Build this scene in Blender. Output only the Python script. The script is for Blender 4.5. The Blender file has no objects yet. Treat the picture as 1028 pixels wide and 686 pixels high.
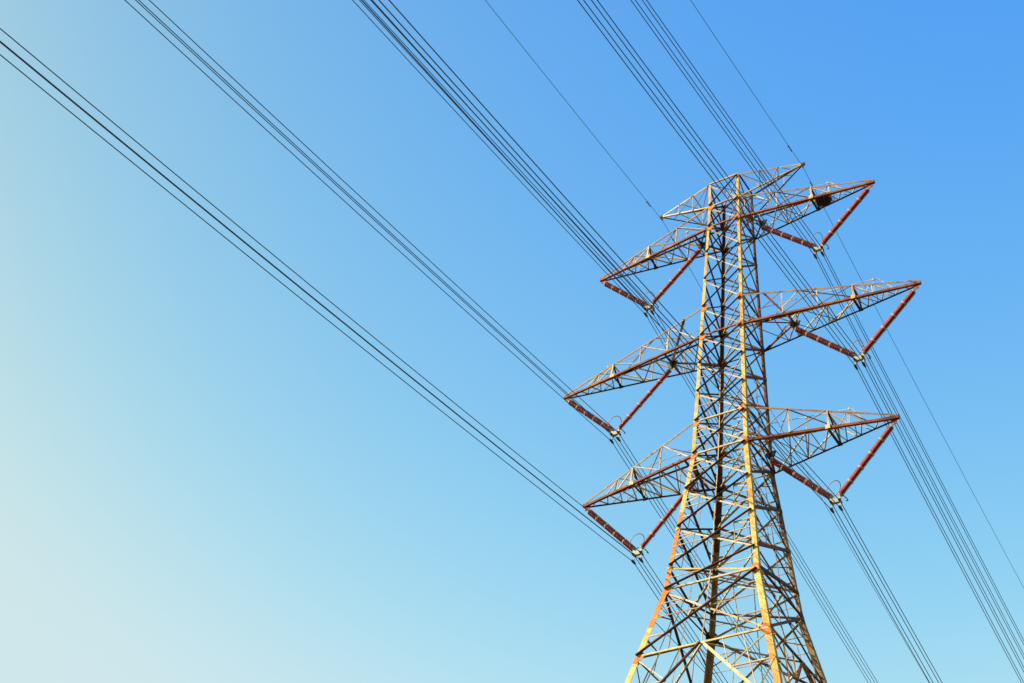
import bpy, bmesh, math, random
from mathutils import Vector as V, Matrix
random.seed(7)
S = bpy.context.scene
COL = S.collection
R = math.radians

# ------------------------------------------------------------------ camera, sky, sun, exposure
GZ = 52.006                                   # height of the middle crossarms above the ground
YAW, PITCH, ROLL, F = -0.6456, 0.7190, 0.1226, math.exp(7.3053)
cam_d = bpy.data.cameras.new('camera')
cam = bpy.data.objects.new('camera', cam_d); COL.objects.link(cam)
fw = V((math.sin(YAW)*math.cos(PITCH), math.cos(YAW)*math.cos(PITCH), math.sin(PITCH)))
rt = V((math.cos(YAW), -math.sin(YAW), 0)); up = rt.cross(fw)
c_, s_ = math.cos(ROLL), math.sin(ROLL)
r2 = rt*c_ + up*s_; u2 = up*c_ - rt*s_
m = Matrix((r2, u2, -fw)).transposed().to_4x4()
m.translation = V((24.6738, -51.1703, -50.4059 + GZ))
cam.matrix_world = m
cam_d.sensor_fit = 'HORIZONTAL'; cam_d.sensor_width = 36.0
cam_d.lens = F*36.0/1028.0
cam_d.clip_start = 0.1; cam_d.clip_end = 20000
S.camera = cam

SUN_EL, SUN_AZ = R(30), math.atan2(-0.75, -0.66)   # azimuth from +Y towards +X
w = bpy.data.worlds.new('World'); S.world = w; w.use_nodes = True
nt = w.node_tree; nt.nodes.clear()
sky = nt.nodes.new('ShaderNodeTexSky'); sky.sky_type = 'NISHITA'; sky.sun_disc = False
sky.sun_elevation = SUN_EL; sky.sun_rotation = SUN_AZ
sky.air_density = 1.0; sky.dust_density = 1.0; sky.ozone_density = 1.0; sky.altitude = 0
# colour balance of the sky as the photograph's film renders it: one power curve per channel
SKY = 0.10
sep = nt.nodes.new('ShaderNodeSeparateColor'); com = nt.nodes.new('ShaderNodeCombineColor')
nt.links.new(sky.outputs[0], sep.inputs[0])
gen = nt.nodes.new('ShaderNodeTexCoord'); sxyz = nt.nodes.new('ShaderNodeSeparateXYZ')
nt.links.new(gen.outputs['Generated'], sxyz.inputs[0])
def mth(op, a, b):
    n = nt.nodes.new('ShaderNodeMath'); n.operation = op
    for q, v in ((0, a), (1, b)):
        if isinstance(v, float): n.inputs[q].default_value = v
        else: nt.links.new(v, n.inputs[q])
    return n.outputs[0]
up_z = mth('MAXIMUM', mth('MINIMUM', sxyz.outputs[2], 0.85), 0.30)   # height above the horizon of the sky direction
for ch, (k, p, e) in enumerate(((3.36, 2.2301, -1.3876), (3.86797, 0.9405, -1.0111), (13.44523, -0.6212, -0.6782))):
    v = mth('MULTIPLY', mth('POWER', sep.outputs[ch], p), k)
    v = mth('MULTIPLY', v, mth('POWER', math.e, mth('MULTIPLY', up_z, e)))
    cap = (0.62, 0.80, 0.95)[ch]/1.866/SKY
    sm = nt.nodes.new('ShaderNodeMath'); sm.operation = 'SMOOTH_MIN'
    nt.links.new(v, sm.inputs[0]); sm.inputs[1].default_value = cap; sm.inputs[2].default_value = cap*0.35
    nt.links.new(sm.outputs[0], com.inputs[ch])
bg = nt.nodes.new('ShaderNodeBackground'); bg.inputs[1].default_value = SKY
wo = nt.nodes.new('ShaderNodeOutputWorld')
nt.links.new(com.outputs[0], bg.inputs[0]); nt.links.new(bg.outputs[0], wo.inputs[0])

sd = bpy.data.lights.new('sun', 'SUN'); sd.energy = 5.0; sd.angle = R(0.53); sd.color = (1.0, 0.86, 0.66)
sun = bpy.data.objects.new('sun', sd); COL.objects.link(sun)
sv = V((math.sin(SUN_AZ)*math.cos(SUN_EL), math.cos(SUN_AZ)*math.cos(SUN_EL), math.sin(SUN_EL)))
sun.rotation_euler = sv.to_track_quat('Z', 'Y').to_euler(); sun.location = (0, 0, 120)

vs = S.view_settings
vs.view_transform = 'Standard'; vs.look = 'None'; vs.exposure = 0.9; vs.gamma = 1.0
vs.use_curve_mapping = False
S.render.engine = 'CYCLES'

# ------------------------------------------------------------------ materials
def nodes(name):
    mt = bpy.data.materials.new(name); mt.use_nodes = True
    t = mt.node_tree; b = t.nodes['Principled BSDF']
    return mt, t, b
def ramp(t, stops):
    r = t.nodes.new('ShaderNodeValToRGB'); e = r.color_ramp.elements
    while len(e) > 1: e.remove(e[-1])
    e[0].position = stops[0][0]; e[0].color = (*stops[0][1], 1)
    for p, c in stops[1:]:
        k = e.new(p); k.color = (*c, 1)
    return r
def steel(name, big, fine, big_scale, rough=0.6, mixlo=0.45, mixhi=0.6, spot=(0.16, 0.05, 0.02)):
    """weathered steel: large patches of one coat over another, with fine rusty freckles"""
    mt, t, b = nodes(name)
    tc = t.nodes.new('ShaderNodeTexCoord')
    n1 = t.nodes.new('ShaderNodeTexNoise'); n1.inputs['Scale'].default_value = big_scale; n1.inputs['Detail'].default_value = 9; n1.inputs['Roughness'].default_value = 0.68
    n2 = t.nodes.new('ShaderNodeTexNoise'); n2.inputs['Scale'].default_value = 3.5; n2.inputs['Detail'].default_value = 6
    n3 = t.nodes.new('ShaderNodeTexNoise'); n3.inputs['Scale'].default_value = 16; n3.inputs['Detail'].default_value = 3
    for n in (n1, n2, n3): t.links.new(tc.outputs['Object'], n.inputs['Vector'])
    r1 = ramp(t, [(mixlo, big[0]), (mixhi, big[1])]); t.links.new(n1.outputs['Fac'], r1.inputs['Fac'])
    r2_ = ramp(t, [(0.35, fine[0]), (0.65, fine[1])]); t.links.new(n2.outputs['Fac'], r2_.inputs['Fac'])
    mx = t.nodes.new('ShaderNodeMix'); mx.data_type = 'RGBA'; mx.blend_type = 'MULTIPLY'; mx.inputs[0].default_value = 1
    t.links.new(r1.outputs[0], mx.inputs[6]); t.links.new(r2_.outputs[0], mx.inputs[7])
    r3 = ramp(t, [(0.56, (0, 0, 0)), (0.68, (1, 1, 1))]); t.links.new(n3.outputs['Fac'], r3.inputs['Fac'])
    m2 = t.nodes.new('ShaderNodeMix'); m2.data_type = 'RGBA'; m2.inputs[7].default_value = (*spot, 1)
    t.links.new(r3.outputs[0], m2.inputs[0]); t.links.new(mx.outputs[2], m2.inputs[6])
    t.links.new(m2.outputs[2], b.inputs['Base Color'])
    b.inputs['Roughness'].default_value = rough; b.inputs['Specular IOR Level'].default_value = 0.22
    return mt
M = {}
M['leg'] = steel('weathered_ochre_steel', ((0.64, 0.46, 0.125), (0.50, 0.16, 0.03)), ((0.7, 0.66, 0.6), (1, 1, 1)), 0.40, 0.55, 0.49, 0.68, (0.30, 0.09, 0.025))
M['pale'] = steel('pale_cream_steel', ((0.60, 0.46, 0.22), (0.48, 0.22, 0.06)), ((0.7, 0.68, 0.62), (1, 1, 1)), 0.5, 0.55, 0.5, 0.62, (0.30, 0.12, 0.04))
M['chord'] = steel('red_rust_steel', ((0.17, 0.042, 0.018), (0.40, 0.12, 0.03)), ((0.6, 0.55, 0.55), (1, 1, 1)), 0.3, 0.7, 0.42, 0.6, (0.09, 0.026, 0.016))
M['rust_shade'] = steel('rusted_shade_steel', ((0.050, 0.020, 0.012), (0.20, 0.052, 0.019)), ((0.6, 0.55, 0.55), (1, 1, 1)), 0.35, 0.7, 0.4, 0.62, (0.10, 0.03, 0.02))  # real rust, and painted shade on legs C, D and the side faces
M['gusset'] = steel('orange_rust_steel', ((0.62, 0.19, 0.03), (0.52, 0.26, 0.06)), ((0.65, 0.6, 0.55), (1, 1, 1)), 1.2, 0.65, 0.45, 0.6, (0.2, 0.06, 0.02))
M['brown'] = steel('brown_weathered_shade_steel', ((0.30, 0.215, 0.10), (0.36, 0.16, 0.05)), ((0.6, 0.6, 0.6), (1, 1, 1)), 0.5, 0.65, 0.42, 0.62, (0.10, 0.04, 0.02))  # weathered brown, also the shade-darkened redundants of the side faces
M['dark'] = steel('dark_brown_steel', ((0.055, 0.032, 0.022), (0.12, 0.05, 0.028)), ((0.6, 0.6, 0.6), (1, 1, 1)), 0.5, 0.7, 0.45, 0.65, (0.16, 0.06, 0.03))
M['zinc'] = steel('galvanised_fittings', ((0.44, 0.42, 0.33), (0.36, 0.30, 0.19)), ((0.75, 0.75, 0.75), (1, 1, 1)), 2.0, 0.4, 0.45, 0.6, (0.35, 0.25, 0.14))
def flat(name, c, rough, metal=0.0, var=0.25, scale=4):
    mt, t, b = nodes(name)
    tc = t.nodes.new('ShaderNodeTexCoord'); n = t.nodes.new('ShaderNodeTexNoise'); n.inputs['Scale'].default_value = scale
    n.inputs['Detail'].default_value = 4
    t.links.new(tc.outputs['Object'], n.inputs['Vector'])
    r = ramp(t, [(0.3, tuple(x*(1-var) for x in c)), (0.7, tuple(min(1, x*(1+var)) for x in c))])
    t.links.new(n.outputs['Fac'], r.inputs['Fac']); t.links.new(r.outputs[0], b.inputs['Base Color'])
    b.inputs['Roughness'].default_value = rough; b.inputs['Metallic'].default_value = metal
    return mt
M['porcelain'] = flat('maroon_porcelain', (0.27, 0.040, 0.027), 0.3, 0, 0.3, 2)
M['cap'] = flat('pinkish_metal_cap', (0.46, 0.30, 0.25), 0.45, 0, 0.3, 8)
M['wire'] = flat('dull_aluminium_wire', (0.022, 0.045, 0.085), 0.6, 0.0, 0.2, 2)
M['clamp'] = flat('dark_clamp_metal', (0.03, 0.03, 0.035), 0.5, 0.3, 0.3, 6)
M['twig'] = flat('dry_twigs', (0.085, 0.036, 0.02), 0.9, 0, 0.5, 6)
M['concrete'] = flat('grey_concrete', (0.36, 0.34, 0.31), 0.9, 0, 0.2, 3)
def ground_mat():
    mt, t, b = nodes('dry_grassland')
    tc = t.nodes.new('ShaderNodeTexCoord')
    n = t.nodes.new('ShaderNodeTexNoise'); n.inputs['Scale'].default_value = 0.06; n.inputs['Detail'].default_value = 10
    n2 = t.nodes.new('ShaderNodeTexNoise'); n2.inputs['Scale'].default_value = 3.0; n2.inputs['Detail'].default_value = 8
    t.links.new(tc.outputs['Object'], n.inputs['Vector']); t.links.new(tc.outputs['Object'], n2.inputs['Vector'])
    r = ramp(t, [(0.35, (0.11, 0.085, 0.045)), (0.5, (0.075, 0.078, 0.032)), (0.65, (0.045, 0.065, 0.022))])
    r_ = ramp(t, [(0.3, (0.6, 0.6, 0.6)), (0.7, (1, 1, 1))])
    t.links.new(n.outputs['Fac'], r.inputs['Fac']); t.links.new(n2.outputs['Fac'], r_.inputs['Fac'])
    mx = t.nodes.new('ShaderNodeMix'); mx.data_type = 'RGBA'; mx.blend_type = 'MULTIPLY'; mx.inputs[0].default_value = 1
    t.links.new(r.outputs[0], mx.inputs[6]); t.links.new(r_.outputs[0], mx.inputs[7])
    t.links.new(mx.outputs[2], b.inputs['Base Color']); b.inputs['Roughness'].default_value = 0.95
    return mt
M['ground'] = ground_mat()

# ------------------------------------------------------------------ helpers
def obj(name, bm, mat, parent=None, smooth=False):
    bmesh.ops.recalc_face_normals(bm, faces=bm.faces)
    me = bpy.data.meshes.new(name); bm.to_mesh(me); bm.free()
    if smooth:
        for p in me.polygons: p.use_smooth = True
    me.materials.append(mat)
    o = bpy.data.objects.new(name, me); COL.objects.link(o)
    if parent: o.parent = parent
    return o
def thing(name, label, cat, loc=(0, 0, 0), group=None):
    o = bpy.data.objects.new(name, None); COL.objects.link(o); o.location = loc
    o.empty_display_size = 0.5
    tag(o, label, cat, group); return o
def tag(o, label, cat, group=None):
    o['label'] = label; o['category'] = cat
    if group: o['group'] = group
def sweep(bm, ring0, ring1, close=True):
    a = [bm.verts.new(p) for p in ring0]; b = [bm.verts.new(p) for p in ring1]
    n = len(a)
    for i in range(n):
        bm.faces.new((a[i], a[(i+1) % n], b[(i+1) % n], b[i]))
    bm.faces.new(a[::-1]); bm.faces.new(b)
def angle(bm, p, q, fa, fb, wid, t=0.012, wid2=None):
    """steel angle: heel on the line p-q, one flange along fa and one along fb"""
    p, q = V(p), V(q); ax = (q-p).normalized()
    a = V(fa); a = (a - ax*a.dot(ax)).normalized()
    b = V(fb); b = b - ax*b.dot(ax); b = (b - a*b.dot(a)).normalized()
    wb = wid2 or wid
    prof = [(0, 0), (wid, 0), (wid, t), (t, t), (t, wb), (0, wb)]
    sweep(bm, [p + a*x + b*y for x, y in prof], [q + a*x + b*y for x, y in prof])
def flatbar(bm, p, q, side, wid, t=0.012):
    p, q = V(p), V(q); ax = (q-p).normalized()
    a = V(side); a = (a - ax*a.dot(ax)).normalized(); b = ax.cross(a)
    prof = [(-wid/2, -t/2), (wid/2, -t/2), (wid/2, t/2), (-wid/2, t/2)]
    sweep(bm, [p + a*x + b*y for x, y in prof], [q + a*x + b*y for x, y in prof])
def tube(bm, pts, rad, n=6, closed=False):
    pts = [V(p) for p in pts]; rings = []
    N = len(pts); ref = V((0.13, 0.27, 0.95))
    for i, p in enumerate(pts):
        if closed: d = pts[(i+1) % N]-pts[i-1]
        else: d = pts[min(i+1, N-1)]-pts[max(i-1, 0)]
        d.normalize()
        if i == 0:
            a = (ref - d*ref.dot(d)); a = a if a.length > 0.05 else V((1, 0, 0)) - d*d.x
        else: a = prev - d*prev.dot(d)
        a.normalize(); prev = a.copy(); b = d.cross(a)
        rings.append([bm.verts.new(p + (a*math.cos(k*2*math.pi/n) + b*math.sin(k*2*math.pi/n))*rad) for k in range(n)])
    for i in range(N if closed else N-1):
        r0, r1 = rings[i], rings[(i+1) % N]
        for k in range(n): bm.faces.new((r0[k], r0[(k+1) % n], r1[(k+1) % n], r1[k]))
    if not closed:
        bm.faces.new(rings[0][::-1]); bm.faces.new(rings[-1])
def lathe(bm, prof, n=14, frame=None):
    """prof: (radius, z) list, turned about z"""
    rings = []
    for r, z in prof:
        rings.append([bm.verts.new((r*math.cos(k*2*math.pi/n), r*math.sin(k*2*math.pi/n), z)) for k in range(n)])
    for r0, r1 in zip(rings, rings[1:]):
        for k in range(n): bm.faces.new((r0[k], r0[(k+1) % n], r1[(k+1) % n], r1[k]))
    bm.faces.new(rings[0][::-1]); bm.faces.new(rings[-1])
def box(bm, c, u, v, w_, a, b, d):
    c = V(c); u = V(u).normalized(); v = V(v); v = (v-u*v.dot(u)).normalized(); n = u.cross(v)
    r = lambda s: [c + u*(x*a/2) + v*(y*b/2) + n*(s*d/2) for x, y in ((-1, -1), (1, -1), (1, 1), (-1, 1))]
    sweep(bm, r(-1), r(1))
def plate(bm, poly, thick):
    """flat polygon given by 3-D points, given a thickness"""
    poly = [V(p) for p in poly]; n = (poly[1]-poly[0]).cross(poly[2]-poly[0]).normalized()
    sweep(bm, [p - n*thick/2 for p in poly], [p + n*thick/2 for p in poly])

# ------------------------------------------------------------------ ground
gb = bmesh.new()
for k in range(48): pass
vsr = [[gb.verts.new((x, y, 0)) for x in (-6000, -1500, -400, -100, -30, 30, 100, 400, 1500, 6000)] for y in (-6000, -1500, -400, -100, -30, 30, 100, 400, 1500, 6000)]
for j in range(9):
    for i in range(9):
        gb.faces.new((vsr[j][i], vsr[j][i+1], vsr[j+1][i+1], vsr[j+1][i]))
g = obj('ground', gb, M['ground']); g['kind'] = 'structure'

# ------------------------------------------------------------------ tower geometry (heights relative to the middle arms, tower root is lifted by GZ)
Z1, Z2, Z3 = 8.0, 0.0, -7.615
Z1T, Z2T, Z3T, ZPK, ZE = 9.643, 1.976, -5.618, 11.467, 11.391
ZB, ZH = -15.316, -18.87
WT, W3 = 0.912, 1.4484
ARM = {1: 8.0414, 2: 9.7826, 3: 8.0699}; EARTH = 4.2705
INNER = {1: 1.7718, 2: 3.3872, 3: 1.8849}
DROP = {1: 3.3142, 2: 3.4038, 3: 3.512}
ZARM = {1: (Z1, Z1T), 2: (Z2, Z2T), 3: (Z3, Z3T)}
def hw(z):
    if z > Z1T: return WT
    if z >= Z3: return W3 + (WT-W3)*(z-Z3)/(Z1T-Z3)
    if z >= ZB: return W3 + 0.109*(Z3-z)
    return W3 + 0.109*(Z3-ZB) + 0.2271*(ZB-z)
LEGS = {'A': (-1, -1), 'B': (1, -1), 'C': (1, 1), 'D': (-1, 1)}
def lp(l, z): s = LEGS[l]; a = hw(z); return V((s[0]*a, s[1]*a, z))
tower = thing('transmission_tower', 'tall rusty cream lattice steel pylon with six crossarms carrying the power lines', 'pylon', (0, 0, GZ))

LV = [ZPK, Z1T, Z1, 6.0, 4.0, Z2T, Z2, -1.9, -3.75, Z3T, Z3, -9.74, -11.93, -14.07, ZB, ZH]
LOW = [-23.6, -30.0, -38.5, -51.4]
FOOT = -51.55
# legs -------------------------------------------------------------
FACES = {'front': ('A', 'B', V((0, -1, 0))), 'right': ('B', 'C', V((1, 0, 0))), 'back': ('C', 'D', V((0, 1, 0))), 'left': ('D', 'A', V((-1, 0, 0)))}
legs = {}
def legw(z): return 0.145 if z > 5 else 0.165 if z > -1 else 0.185 if z > -7 else 0.22 if z > -15 else 0.27
for l, s in LEGS.items():
    bm = bmesh.new()
    cuts = [ZPK+0.03, Z1T, 4.0, Z2, -3.75, Z3, -11.0, ZB, -17.3, ZH, -30, FOOT]
    seg = []
    for a, b in zip(cuts, cuts[1:]):
        wd = legw((a+b)/2)
        angle(bm, lp(l, b), lp(l, a), (-s[0], 0, 0), (0, -s[1], 0), wd, 0.022)
        seg += [1 if (l == 'A' and -17.3 < (a+b)/2 < -11) or (l in 'CD' and (a+b)/2 < -13) else 0]*8
    lo = obj('leg', bm, M['leg'] if l in 'AB' else M['rust_shade'], tower); legs[l] = lo  # C and D darker than A and B: their shade painted into the colour
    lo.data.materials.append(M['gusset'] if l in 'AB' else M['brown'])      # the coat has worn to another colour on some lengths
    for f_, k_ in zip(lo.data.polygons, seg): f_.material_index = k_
    # splice plates and gussets, each a piece of its own
    for z in LV[1:]:
        arm = any(abs(z-k) < 0.01 for p in ZARM.values() for k in p) or z in (ZB, ZH)
        sz = 0.45 if z in (ZB, ZH) else 0.38 if arm else 0.17
        p = lp(l, z)
        gm = bmesh.new()
        for ax, n in (((-s[0], 0, 0), V((0, s[1], 0))), ((0, -s[1], 0), V((s[0], 0, 0)))):
            ax = V(ax); o = p + n*0.014
            hgt = sz*1.15
            poly = [o - V((0, 0, hgt*.5)) + ax*0.0, o - V((0, 0, hgt*.62)) + ax*sz*0.45, o - V((0, 0, hgt*.15)) + ax*sz,
                    o + V((0, 0, hgt*.15)) + ax*sz, o + V((0, 0, hgt*.62)) + ax*sz*0.45, o + V((0, 0, hgt*.5))]
            # follow the batter of the leg
            d = (lp(l, z-0.5)-lp(l, z+0.5)).normalized()
            poly = [q - (V((d.x, d.y, 0))/(-d.z))*(-(q.z-p.z))*-1 if False else q + V((d.x/d.z, d.y/d.z, 0))*(q.z-p.z) for q in poly]
            plate(gm, poly, 0.014)
        obj('gusset_plate', gm, M['rust_shade'] if l in 'CD' else M['gusset'] if arm else M['leg'], lo)  # plates on C and D carry the same painted-in shade
    # concrete footing
    fm = bmesh.new()
    f0 = lp(l, FOOT)
    lathe(fm, [(0.75, -0.6), (0.75, 0.1), (0.62, 0.35), (0.45, 0.62)], 18)
    bmesh.ops.translate(fm, verts=fm.verts, vec=(f0.x, f0.y, -GZ))
    obj('footing', fm, M['concrete'], tower)
# step bolts up the near leg
sb = bmesh.new()
z = -48.0; k = 0
while z < 10.8:
    p = lp('B', z); n = V((0, -1, 0)) if k % 2 else V((1, 0, 0)); off = V((-0.06, 0, 0)) if k % 2 else V((0, 0.06, 0))
    tube(sb, [p+off, p+off+n*0.17], 0.012, 5); z += 0.4; k += 1
obj('step_bolts', sb, M['leg'], tower)['kind'] = 'stuff'

# face bracing ------------------------------------------------------
def face_pt(a, b, z, t): return lp(a, z).lerp(lp(b, z), t)
for fname, (a, b, n) in FACES.items():
    face = bpy.data.objects.new('lattice_face', None); COL.objects.link(face); face.parent = tower
    lit = fname in ('front', 'back')  # unlit side faces get darker steels, shade painted into the brace colour
    for z in [ZPK, Z1T, Z1] + ([] if fname == 'front' else [Z2T]) + [Z2, Z3T, Z3, ZB, ZH] + LOW[:-1]:
        hb = bmesh.new(); wd = 0.075 if z > -7 else 0.08
        o = n*0.03; ins = (lp(b, z)-lp(a, z)).normalized()*0.05
        angle(hb, lp(a, z)+o+ins, lp(b, z)+o-ins, (0, 0, 1), -n, wd, 0.012)
        obj('horizontal_brace', hb, M['pale'] if lit and z not in (Z1, Z2) else M['chord'] if lit else M['rust_shade'], face)
    allz = LV + LOW
    for i, (zt, zb) in enumerate(zip(allz, allz[1:])):
        wd = 0.095 if zt > 1 else 0.105 if zt > -7 else 0.12 if zt > -15 else 0.13
        if zt > ZH + 0.01:
            # rising member outside; its outstanding flange at the lower edge
            bm = bmesh.new(); o = n*0.034
            p0, p1 = lp(a, zb)+o, lp(b, zt)+o; dd = (p1-p0).normalized()*0.10
            angle(bm, p0+dd, p1-dd, (0, 0, 1), n if fname == 'front' else -n, wd, 0.012)
            obj('cross_brace', bm, M['rust_shade'], face)
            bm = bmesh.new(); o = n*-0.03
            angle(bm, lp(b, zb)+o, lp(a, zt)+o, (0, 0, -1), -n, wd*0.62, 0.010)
            obj('cross_brace', bm, M['pale'] if lit else M['rust_shade'], face)
            if zt < -1.8:                                         # light redundants of the big panels
                bm = bmesh.new()
                wa, wb2 = hw(zt), hw(zb); tc = wb2/(wa+wb2); zc = zb + (zt-zb)*tc
                cpt = face_pt(a, b, zc, 0.5)
                # hanger down the middle of the face, from one crossing to the next
                if i + 2 < len(LV):
                    z2 = allz[i+2]; wc = hw(z2); top2 = hw(zb); zc2 = z2 + (zb-z2)*wc/(top2+wc)
                    angle(bm, cpt, face_pt(a, b, zc2, 0.5), n.cross(V((0, 0, 1))), -n, 0.036, 0.008)
                else:
                    angle(bm, cpt, face_pt(a, b, zb, 0.5), n.cross(V((0, 0, 1))), -n, 0.036, 0.008)
                angle(bm, face_pt(a, b, zc, 0.0), face_pt(a, b, zc, 1.0), (0, 0, 1), -n, 0.034, 0.008)
                if zt in (Z3T, Z3, -9.74, -11.93, ZB):
                    for l_, o_ in ((a, b), (b, a)):
                        q = (lp(l_, zb)+cpt)/2
                        angle(bm, q, lp(l_, zb+(zt-zb)*0.32), (0, 0, -1), -n, 0.045, 0.008)
                        q2 = (lp(l_, zt)+cpt)/2
                        angle(bm, q2, lp(l_, zt-(zt-zb)*0.36), (0, 0, -1), -n, 0.045, 0.008)
                        angle(bm, q, lp(l_, q.z), (0, 0, 1), -n, 0.036, 0.008)
                        angle(bm, q2, lp(l_, q2.z), (0, 0, 1), -n, 0.036, 0.008)
                        if zt < Z3-1: angle(bm, q, q2, (1, 1, 0), -n, 0.034, 0.008)
                        if zt == ZB: angle(bm, q, lp(l_, zb).lerp(lp(o_, zb), 0.25), (1, 1, 0), -n, 0.045, 0.008)
                obj('redundant_brace', bm, M['pale'] if lit else M['brown'], face)
        else:
            # K panels: inverted V from the middle of the upper horizontal
            apex = face_pt(a, b, zt, 0.5)
            for l_ in (a, b):
                bm = bmesh.new()
                p0 = lp(l_, zb)+n*.03; dd = (apex+n*.03-p0).normalized()*.12
                angle(bm, p0+dd, apex+n*0.03, (0, 0, 1), n if (l_ == a and fname == 'front') else -n, wd, 0.014)
                obj('cross_brace', bm, M['rust_shade' if (l_ == a or not lit) else 'pale'], face)
                bm = bmesh.new()
                for f in (0.33, 0.66):
                    q = lp(l_, zb).lerp(apex, f)
                    angle(bm, q, lp(l_, q.z), (0, 0, 1), -n, 0.06, 0.008)
                    angle(bm, q, lp(l_, zb+(zt-zb)*(f+0.33)), (0, 0, 1), -n, 0.05, 0.008)
                    angle(bm, q, face_pt(a, b, zt, 0.5-(1-f)*0.45 if l_ == a else 0.5+(1-f)*0.45), (0, 0, 1), -n, 0.05, 0.008)
                obj('redundant_brace', bm, M['pale'] if lit else M['brown'], face)
# plan bracing ------------------------------------------------------
for z in (ZPK, Z1T, Z1, 6.0, 4.0, Z2T, Z2, -1.9, -3.75, Z3T, Z3, -9.74, -11.93, -14.07, ZB, ZH):
    bm = bmesh.new(); wd = 0.05 if z > -8 else 0.06 if z > -15 else 0.08
    mids = [face_pt('A', 'B', z, .5), face_pt('B', 'C', z, .5), face_pt('C', 'D', z, .5), face_pt('D', 'A', z, .5)]
    if z in (ZB, ZH):
        for i in range(4): angle(bm, mids[i], mids[(i+1) % 4], (0, 0, 1), (0.3, 0.2, 0), wd)
    else:
        angle(bm, lp('A', z)+V((0, 0, .02)), lp('C', z)+V((0, 0, .02)), (0, 0, 1), (1, -1, 0), wd)
        angle(bm, lp('B', z)-V((0, 0, .06)), lp('D', z)-V((0, 0, .06)), (0, 0, 1), (1, 1, 0), wd)
    obj('plan_brace', bm, M['pale'], tower)

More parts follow.
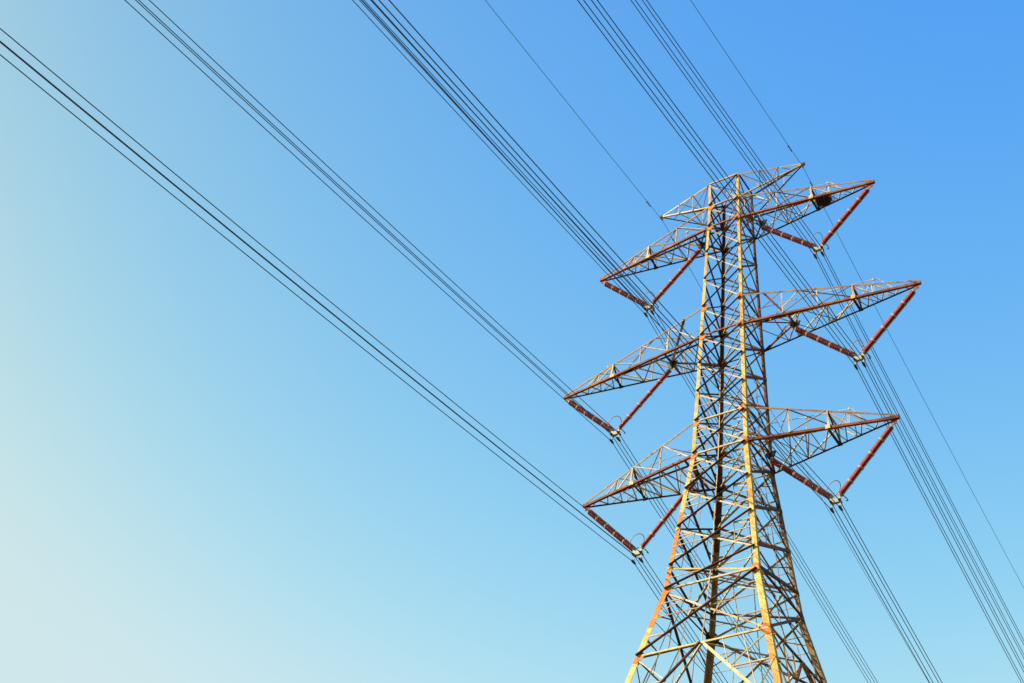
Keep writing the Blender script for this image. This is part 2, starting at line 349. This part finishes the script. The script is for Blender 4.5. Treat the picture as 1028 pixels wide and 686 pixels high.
# crossarms ---------------------------------------------------------
def crossarm(i, s):
    zb, zt = ZARM[i]; L = ARM[i]; wb, wt = hw(zb), hw(zt)
    tipc = V((s*L, 0, zb)); e = INNER[i]; ty = 0.07
    x = V((s, 0, 0))
    root = {'fb': V((s*wb, -wb, zb)), 'bb': V((s*wb, wb, zb)), 'ft': V((s*wt, -wt, zt)), 'bt': V((s*wt, wt, zt))}
    tip = {'fb': V((s*L, -ty, zb)), 'bb': V((s*L, ty, zb)), 'ft': V((s*(L-.05), -ty, zb+.16)), 'bt': V((s*(L-.05), ty, zb+.16))}
    P = lambda c, t: root[c].lerp(tip[c], t)
    lac = bmesh.new()
    dia = 0.55 if i != 2 else 0.64
    ts_in = [0, dia*0.52, dia] if i != 2 else [0, dia*0.36, dia*0.68, dia]
    Y = V((0, 1, 0)); Zu = V((0, 0, 1))
    # side faces, inboard: posts and falling diagonals
    for f, n in (('f', -Y), ('b', Y)):
        for k, t in enumerate(ts_in[1:-1]):
            angle(lac, P(f+'b', t), P(f+'t', t), x, -n, 0.055, 0.009)
        for t0, t1 in zip(ts_in, ts_in[1:]):
            angle(lac, P(f+'b', t0 if t0 else 0.03), P(f+'t', t1), Zu, n, 0.055, 0.009)
        # outboard zigzag of the side face
        q = [dia, dia+(1-dia)*.3, dia+(1-dia)*.55]
        angle(lac, P(f+'t', q[0]), P(f+'b', q[1]), Zu, -n, 0.048, 0.008)
        angle(lac, P(f+'b', q[1]), P(f+'t', q[1]), x, -n, 0.042, 0.008)
        angle(lac, P(f+'t', q[1]), P(f+'b', q[2]), Zu, -n, 0.042, 0.008)
    # bottom plane: crossing lattice inboard, fine zigzag outboard
    nin = [0, dia*.26, dia*.52, dia*.76, dia]
    for k, (t0, t1) in enumerate(zip(nin, nin[1:])):
        c0, c1 = ('fb', 'bb') if k % 2 == 0 else ('bb', 'fb')
        angle(lac, P(c0, t0)-Zu*.01, P(c1, t1)-Zu*.01, x, Zu, 0.055, 0.009)
        if k in (1, 2): angle(lac, P(c1, t0)+Zu*.02, P(c0, t1)+Zu*.02, x, Zu, 0.05, 0.009)
        if k: angle(lac, P('fb', t0), P('bb', t0), x, Zu, 0.05, 0.009)
    nz = 7
    prev = ('fb', dia)
    for k in range(nz):
        t = dia + (0.94-dia)*(k+1)/nz; c = 'bb' if k % 2 == 0 else 'fb'
        angle(lac, P(prev[0], prev[1]), P(c, t), Zu, x, 0.048, 0.008); prev = (c, t)
    # top plane: light zigzag
    prev = ('bt', 0.05)
    for k, t in enumerate((dia*.52, dia, dia+(1-dia)*.3, dia+(1-dia)*.55)):
        c = 'ft' if k % 2 == 0 else 'bt'
        angle(lac, P(*prev), P(c, t), -Zu, x, 0.045, 0.008); prev = (c, t)
    arm = obj('crossarm', lac, M['pale'], tower)
    # four chords
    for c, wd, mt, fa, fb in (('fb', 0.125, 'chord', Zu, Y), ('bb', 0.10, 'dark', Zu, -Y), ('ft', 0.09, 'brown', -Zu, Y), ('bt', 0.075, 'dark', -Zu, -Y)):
        bm = bmesh.new(); o = V((0, -.018 if c[0] == 'f' else .018, -.06 if c[1] == 'b' else .04))
        angle(bm, root[c]+o, tip[c]+o, fa, fb, wd, 0.016)
        obj('chord', bm, M[mt], arm)
    # diaphragm frame: posts, cross ties and X
    bm = bmesh.new()
    plate(bm, [P('fb', dia)+V((-.12, -.035, -.08)), P('fb', dia)+V((.12, -.035, -.08)), P('fb', dia)+V((.12, -.035, .15)), P('fb', dia)+V((-.12, -.035, .15))], 0.014)
    angle(bm, P('fb', dia)+V((0, -.03, 0)), P('ft', dia)+V((0, -.03, 0)), x, Y, 0.085, 0.012)
    angle(bm, P('bb', dia), P('bt', dia), x, -Y, 0.075, 0.012)
    angle(bm, P('ft', dia), P('bt', dia), -Zu, x, 0.075, 0.012)
    obj('diaphragm_post', bm, M['pale'], arm)
    bm = bmesh.new()
    angle(bm, P('fb', dia), P('bb', dia), -x, Zu, 0.10, 0.012)
    angle(bm, P('ft', dia)+x*.02, P('bb', dia)+x*.02, Zu, x, 0.075, 0.012)
    angle(bm, P('bt', dia)-x*.02, P('fb', dia)-x*.02, Zu, -x, 0.07, 0.012)
    box(bm, (P('ft', dia)+P('bb', dia))/2 + x*.035, Y, Zu, x, .22, .18, .012)
    box(bm, P('bb', dia)+V((0, .03, 0)), x, Zu, Y, .24, .16, .014)
    obj('diaphragm', bm, M['dark'], arm)
    # tip plate and inner hanger
    bm = bmesh.new()
    box(bm, tipc+V((s*-.02, 0, .04)), x, Zu, Y, .30, .17, .16)
    box(bm, tipc+V((-s*.12, 0, -.16)), x, Zu, Y, .26, .26, .03)
    obj('tip_plate', bm, M['chord'], arm)
    h = V((s*e, 0, zb))
    bm = bmesh.new()
    tt = (e-wb)/(L-wb)
    angle(bm, P('fb', tt), P('bb', tt), x, Zu, 0.09, 0.012)
    for c in ('fb', 'bb'):
        angle(bm, root[c]+V((0, 0, .03)), h+V((0, 0, .03)), Zu, x, 0.08, 0.012)
    if i == 2:
        angle(bm, P('ft', .12), h+V((0, 0, .05)), x, Y, 0.10, 0.010)
    obj('hanger_strut', bm, M['chord'], arm)
    bm = bmesh.new()
    plate(bm, [h+V((-s*.30, 0, .10)), h+V((s*.34, 0, .10)), h+V((s*.16, 0, -.32)), h+V((-s*.02, 0, -.32))], 0.10)
    plate(bm, [h+V((0, -.36, .08)), h+V((0, .36, .08)), h+V((0, .08, -.26)), h+V((0, -.08, -.26))], 0.06)
    obj('hanger_plate', bm, M['clamp'], arm)
    # hand line on short stanchions above the back top chord
    bm = bmesh.new(); U = V((0, 0, 1.0))
    t2 = dia+.10
    tube(bm, [P('bt', 0)+U, P('bt', dia*.55)+U*.97, P('bt', t2)+U*.95, P('bt', t2+.03)+U*.9, P('bt', t2+.12)], 0.017, 5)
    for t in (dia*.55, t2): tube(bm, [P('bt', t), P('bt', t)+U*.96], 0.02, 5)
    box(bm, P('bt', dia*.55)+U*.95, x, Zu, Y, .12, .12, .08)
    box(bm, P('bt', t2)+U*.95, x, Zu, Y, .10, .12, .08)
    obj('hand_line', bm, M['pale'], arm)
    return P, dia
AP = {}
for i in (1, 2, 3):
    for s in (-1, 1): AP[i, s] = crossarm(i, s)

# earth wire arms at the top ----------------------------------------
for s in (-1, 1):
    x = V((s, 0, 0)); Zu = V((0, 0, 1)); Y = V((0, 1, 0))
    zt, zb = ZPK, Z1T
    root = {'ft': V((s*WT, -WT, zt)), 'bt': V((s*WT, WT, zt)), 'fb': V((s*WT, -WT, zb)), 'bb': V((s*WT, WT, zb))}
    tp = V((s*EARTH, 0, ZE)); P = lambda c, t: root[c].lerp(tp + V((0, (-.05 if c[0] == 'f' else .05), 0.05 if c[1] == 't' else -.07)), t)
    bm = bmesh.new()
    for f, n in (('f', -Y), ('b', Y)):
        angle(bm, P(f+'t', 0), P(f+'b', .33), Zu, n, .045, .008)
        angle(bm, P(f+'b', .33), P(f+'t', .33), x, n, .04, .008)
        angle(bm, P(f+'t', .33), P(f+'b', .62), Zu, n, .04, .008)
        angle(bm, P(f+'b', .62), P(f+'t', .62), x, n, .05, .008)
    for e_ in ('t', 'b'):
        prev = ('f'+e_, 0.0)
        for k, t in enumerate((.33, .62, .82)):
            c = ('b' if k % 2 == 0 else 'f')+e_; angle(bm, P(*prev), P(c, t), Zu, x, .04, .008); prev = (c, t)
        angle(bm, P('f'+e_, .33), P('b'+e_, .33), x, Zu, .05, .008)
    arm = obj('earth_wire_arm', bm, M['pale'], tower)
    for c, mt, fb in (('ft', 'pale', Y), ('bt', 'dark', -Y), ('fb', 'pale', Y), ('bb', 'rust_shade', -Y)):
        b2 = bmesh.new(); angle(b2, root[c], P(c, 1), -Zu if c[1] == 't' else Zu, fb, .075, .012); obj('chord', b2, M[mt], arm)
    b2 = bmesh.new(); box(b2, tp+x*.05, x, Zu, Y, .22, .16, .12); box(b2, tp+V((s*.04, 0, -.14)), x, Zu, Y, .10, .20, .05)
    obj('tip_plate', b2, M['dark'], arm)
# small railed step at the top of the right side
bm = bmesh.new()
pA = V((WT+.25, -WT+.2, Z1+.55))
tube(bm, [pA, pA+V((0, 0, 1.1)), pA+V((.1, .9, 1.1)), pA+V((.1, .9, 0))], 0.03, 6)
obj('hand_rail', bm, M['pale'], tower)

# ------------------------------------------------------------------ insulators: one string built with its parts, the others copied
STR = 4.62
RODL = 0.80; CAPL = 0.075
def insulator(label):
    t = thing('insulator_string', label, 'insulator', group='maroon insulator strings under the crossarms')
    n = 13
    # string hangs along -z from the attachment at the origin
    top = 0.22
    prof = [(0.05, 0)]
    for k in range(n):
        z = -RODL*(k+.12)/n
        dz = RODL/n
        rr = 0.150 if k % 2 == 0 else 0.138
        prof += [(0.075, z), (rr, z-dz*.42), (rr, z-dz*.52), (0.085, z-dz*.62)]
    prof += [(0.05, -RODL)]
    rod = None
    for k in range(5):
        z0 = -top - k*(RODL+CAPL)
        if rod is None:
            bm = bmesh.new(); lathe(bm, prof, 14); rod = obj('porcelain_rod', bm, M['porcelain'], t, True); r = rod
        else:
            r = rod.copy(); COL.objects.link(r)
        r.location = (0, 0, z0)
    cap = None
    for k in range(4):
        z0 = -top - k*(RODL+CAPL) - RODL
        if cap is None:
            bm = bmesh.new()
            lathe(bm, [(0.06, .05), (0.10, .04), (0.10, .01), (0.152, 0.0), (0.152, -.018), (.06, -.022), (.06, -.053), (.152, -.057), (.152, -CAPL), (.10, -CAPL-.01), (.10, -CAPL-.04), (.06, -CAPL-.05)], 14)
            cap = obj('metal_cap', bm, M['cap'], t, True); r = cap
        else:
            r = cap.copy(); COL.objects.link(r)
        r.location = (0, 0, z0)
    bm = bmesh.new()
    tube(bm, [(0, 0, .02), (0, 0, -top)], 0.035, 8); tube(bm, [(0, 0, -STR+.02), (0, 0, -top-5*RODL-4*CAPL)], 0.035, 8)
    lathe(bm, [(0.05, -top+.05), (0.10, -top+.04), (0.10, -top-.02), (0.06, -top-.03)], 12)
    zl = -top-5*RODL-4*CAPL
    lathe(bm, [(0.06, zl+.04), (0.105, zl+.03), (0.105, zl-.05), (0.05, zl-.06)], 12)
    obj('end_fitting', bm, M['zinc'], t)
    # grading ring, carried off centre towards the inside of the V (local +x)
    bm = bmesh.new(); rr = 0.40
    pts = [(0.40+rr*math.cos(a), rr*math.sin(a), zl+.22) for a in [k*2*math.pi/28 for k in range(28)]]
    tube(bm, pts, 0.022, 6, closed=True)
    tube(bm, [(0.0, 0, zl), (-.06, 0, zl+.10)], 0.02, 6)
    tube(bm, [(0.0, 0, zl), (.02, .12, zl+.22)], 0.014, 5)
    obj('grading_ring', bm, M['cap'], t, True)
    return t
def small_ring(t):
    """the string on the other side carries a smaller ring, on the outside of the V"""
    big = [c for c in t.children if c.name.startswith('grading_ring')][0]
    if 'm' not in RING:
        zl = -.22-5*RODL-4*CAPL; bm = bmesh.new(); rr = .26
        tube(bm, [(-.20+rr*math.cos(a), rr*math.sin(a), zl-.04) for a in [R(95)+k*R(170)/20 for k in range(21)]], 0.024, 6)
        o = obj('grading_ring', bm, M['clamp'], t, True); RING['m'] = o.data
        bpy.data.objects.remove(big)
    else: big.data = RING['m']
RING = {}
def copy_tree(o, parent=None):
    c = o.copy(); COL.objects.link(c)
    if parent is not None: c.parent = parent
    for ch in o.children: copy_tree(ch, c)
    return c
def orient(o, p, q, inside):
    """hang along p->q with the local x axis turned to the inside of the V"""
    zax = (p-q).normalized(); xa = inside - zax*inside.dot(zax); xa.normalize(); ya = zax.cross(xa)
    mm = Matrix((xa, ya, zax)).transposed().to_4x4(); mm.translation = p
    k = (p-q).length/STR
    o.location = p; o.rotation_euler = mm.to_euler(); o.scale = (1, 1, k)
ROW = {1: 'top', 2: 'middle', 3: 'bottom'}
proto = None
YO = {}; STRS = []
for i in (1, 2, 3):
    for s in (-1, 1):
        side = 'left' if s < 0 else 'right'
        zb = ZARM[i][0]; xm = (ARM[i]+INNER[i])/2
        yo = V((s*xm, 0, zb-DROP[i]+GZ)); YO[i, s] = yo
        for which, xx in (('outer', ARM[i]-.14), ('inner', INNER[i])):
            p = V((s*xx, 0, zb-.27+GZ)); q = yo + V(((.16 if xx > xm else -.16)*s, 0, 0.10))
            lab = '%s maroon insulator string of the V under the %s %s crossarm' % (which, ROW[i], side)
            if proto is None: o = proto = insulator(lab)
            else:
                o = copy_tree(proto); o['label'] = lab
            orient(o, p, q, V((0, 0, 1)))
            STRS.append((o, (xx > xm) == (s > 0)))
for o, plus in STRS:
    if plus: small_ring(o)
# yokes ---------------------------------------------------------------
SUB = 0.20
def yoke(label):
    t = thing('cable_yoke', label, 'cable clamp', group='pale yoke plates joining insulators and wires')
    bm = bmesh.new()
    for yy in (-.05, .05):
        plate(bm, [(-.21, yy, .14), (-.25, yy, .02), (-.20, yy, -.17), (.20, yy, -.17), (.25, yy, .02), (.21, yy, .14), (.10, yy, .0), (-.10, yy, .0)], 0.016)
    for xx in (-SUB, SUB):
        box(bm, (xx, 0, -.31), (0, 0, 1), (1, 0, 0), (0, 1, 0), .34, .055, .03)
    box(bm, (0, 0, -.19), (1, 0, 0), (0, 1, 0), (0, 0, 1), .50, .14, .04)
    obj('yoke_plate', bm, M['zinc'], t)
    cl = None
    for xx in (-SUB, SUB):
        for zz in (-.15, -.55):
            if cl is None:
                bm = bmesh.new()
                lathe(bm, [(.03, -.20), (.05, -.16), (.062, -.05), (.062, .05), (.05, .16), (.03, .20)], 10)
                bmesh.ops.rotate(bm, verts=bm.verts, cent=(0, 0, 0), matrix=Matrix.Rotation(math.pi/2, 3, 'X'))
                box(bm, (0, 0, .07), (0, 0, 1), (1, 0, 0), (0, 1, 0), .14, .08, .08)
                cl = obj('suspension_clamp', bm, M['clamp'], t); r = cl
            else:
                r = cl.copy(); COL.objects.link(r)
            r.location = (xx, 0, zz)
    return t
yp = None
for (i, s), yo in YO.items():
    lab = 'pale metal yoke where the V insulators of the %s %s crossarm meet the four wires' % (ROW[i], 'left' if s < 0 else 'right')
    if yp is None: yp = o = yoke(lab)
    else: o = copy_tree(yp); o['label'] = lab
    o.location = yo

# ------------------------------------------------------------------ wires
def zwire(y, af, bf, ab, bb): return af*y + bf*y*y if y < 0 else ab*y + bb*y*y
YS = [-545, -480, -420, -360, -300, -250, -210, -175, -150, -130, -112, -96] + [-84+4*k for k in range(20)] + [-5, -2.5, -1, -.4, 0, .4, 1, 2.5, 5] + [8+5*k for k in range(20)] + [115, 130, 150, 175, 210, 250, 300, 350, 400]
def wire(name, x0, z0, rad, prm):
    bm = bmesh.new()
    tube(bm, [((prm[4] if y < 0 else prm[5])*y, y, zwire(y, *prm[:4])) for y in YS], rad, 6)
    o = obj(name, bm, M['wire'], None, True); o.location = (x0, 0, z0); return o
PC = (.18583, .00034338, -.21, .0005, -.0345, -.018)
for (i, s), yo in YO.items():
    side = 'left' if s < 0 else 'right'
    for xx, hn in ((-SUB, 'left'), (SUB, 'right')):
        for zz, vn in ((-.15, 'upper'), (-.55, 'lower')):
            o = wire('power_cable', yo.x+xx, yo.z+zz, 0.0178, PC)
            tag(o, '%s %s dark wire of the four in the yoke under the %s %s crossarm' % (vn, hn, ROW[i], side), 'power line', 'four parallel wires of the %s %s crossarm' % (ROW[i], side))
for s, PE in ((-1, (.25, .0005, -.31, .0005, -.08, .022)), (1, (.19, .0005, -.08, .0005, -.036, -.042))):
    o = wire('earth_wire', s*(EARTH+.04), ZE-.22+GZ, 0.013, PE)
    tag(o, 'single thin wire passing over the %s tip at the very top of the pylon' % ('left' if s < 0 else 'right'), 'earth wire', 'thin earth wires at the top of the pylon')
    for y in (-1.9, 1.3):
        bm = bmesh.new(); ce = PE[4] if y < 0 else PE[5]; c = V((ce*y, y, zwire(y, *PE[:4])))
        d = V((ce, 1, (PE[0] if y < 0 else PE[2]))).normalized()
        tube(bm, [c-d*.2-V((0, 0, .10)), c-V((0, 0, .09)), c+d*.2-V((0, 0, .10))], 0.012, 5)
        tube(bm, [c-d*.27-V((0, 0, .10)), c-d*.15-V((0, 0, .10))], 0.028, 8); tube(bm, [c+d*.15-V((0, 0, .10)), c+d*.27-V((0, 0, .10))], 0.028, 8)
        box(bm, c-V((0, 0, .04)), d, (0, 0, 1), (1, 0, 0), .06, .12, .05)
        obj('vibration_damper', bm, M['clamp'], o)

# ------------------------------------------------------------------ nest in the top right crossarm
P, dia = AP[1, 1]
bm = bmesh.new()
t = dia+.07
c = (P('fb', t)+P('bb', t))/2 + V((0, 0, .0))
half = (P('bb', t)-P('fb', t)).length/2
for k in range(620):
    a = random.uniform(0, 2*math.pi); r = math.sqrt(random.random()); zz = random.uniform(-.16, .16)
    q = c + V((.32*r*math.cos(a), half*.66*r*math.sin(a), zz*(1-.3*r)))
    dd = V((random.gauss(0, 1), random.gauss(0, 1), random.gauss(0, .35))).normalized()*random.uniform(.10, .24)
    tube(bm, [q-dd, q+V((random.gauss(0, .03), random.gauss(0, .03), random.gauss(0, .03))), q+dd], random.uniform(.010, .018), 4)
nest = obj('bird_nest', bm, M['twig'])
tag(nest, 'dark brown twig nest wedged in the lattice of the top right crossarm', 'nest')
nest.location = (0, 0, GZ)
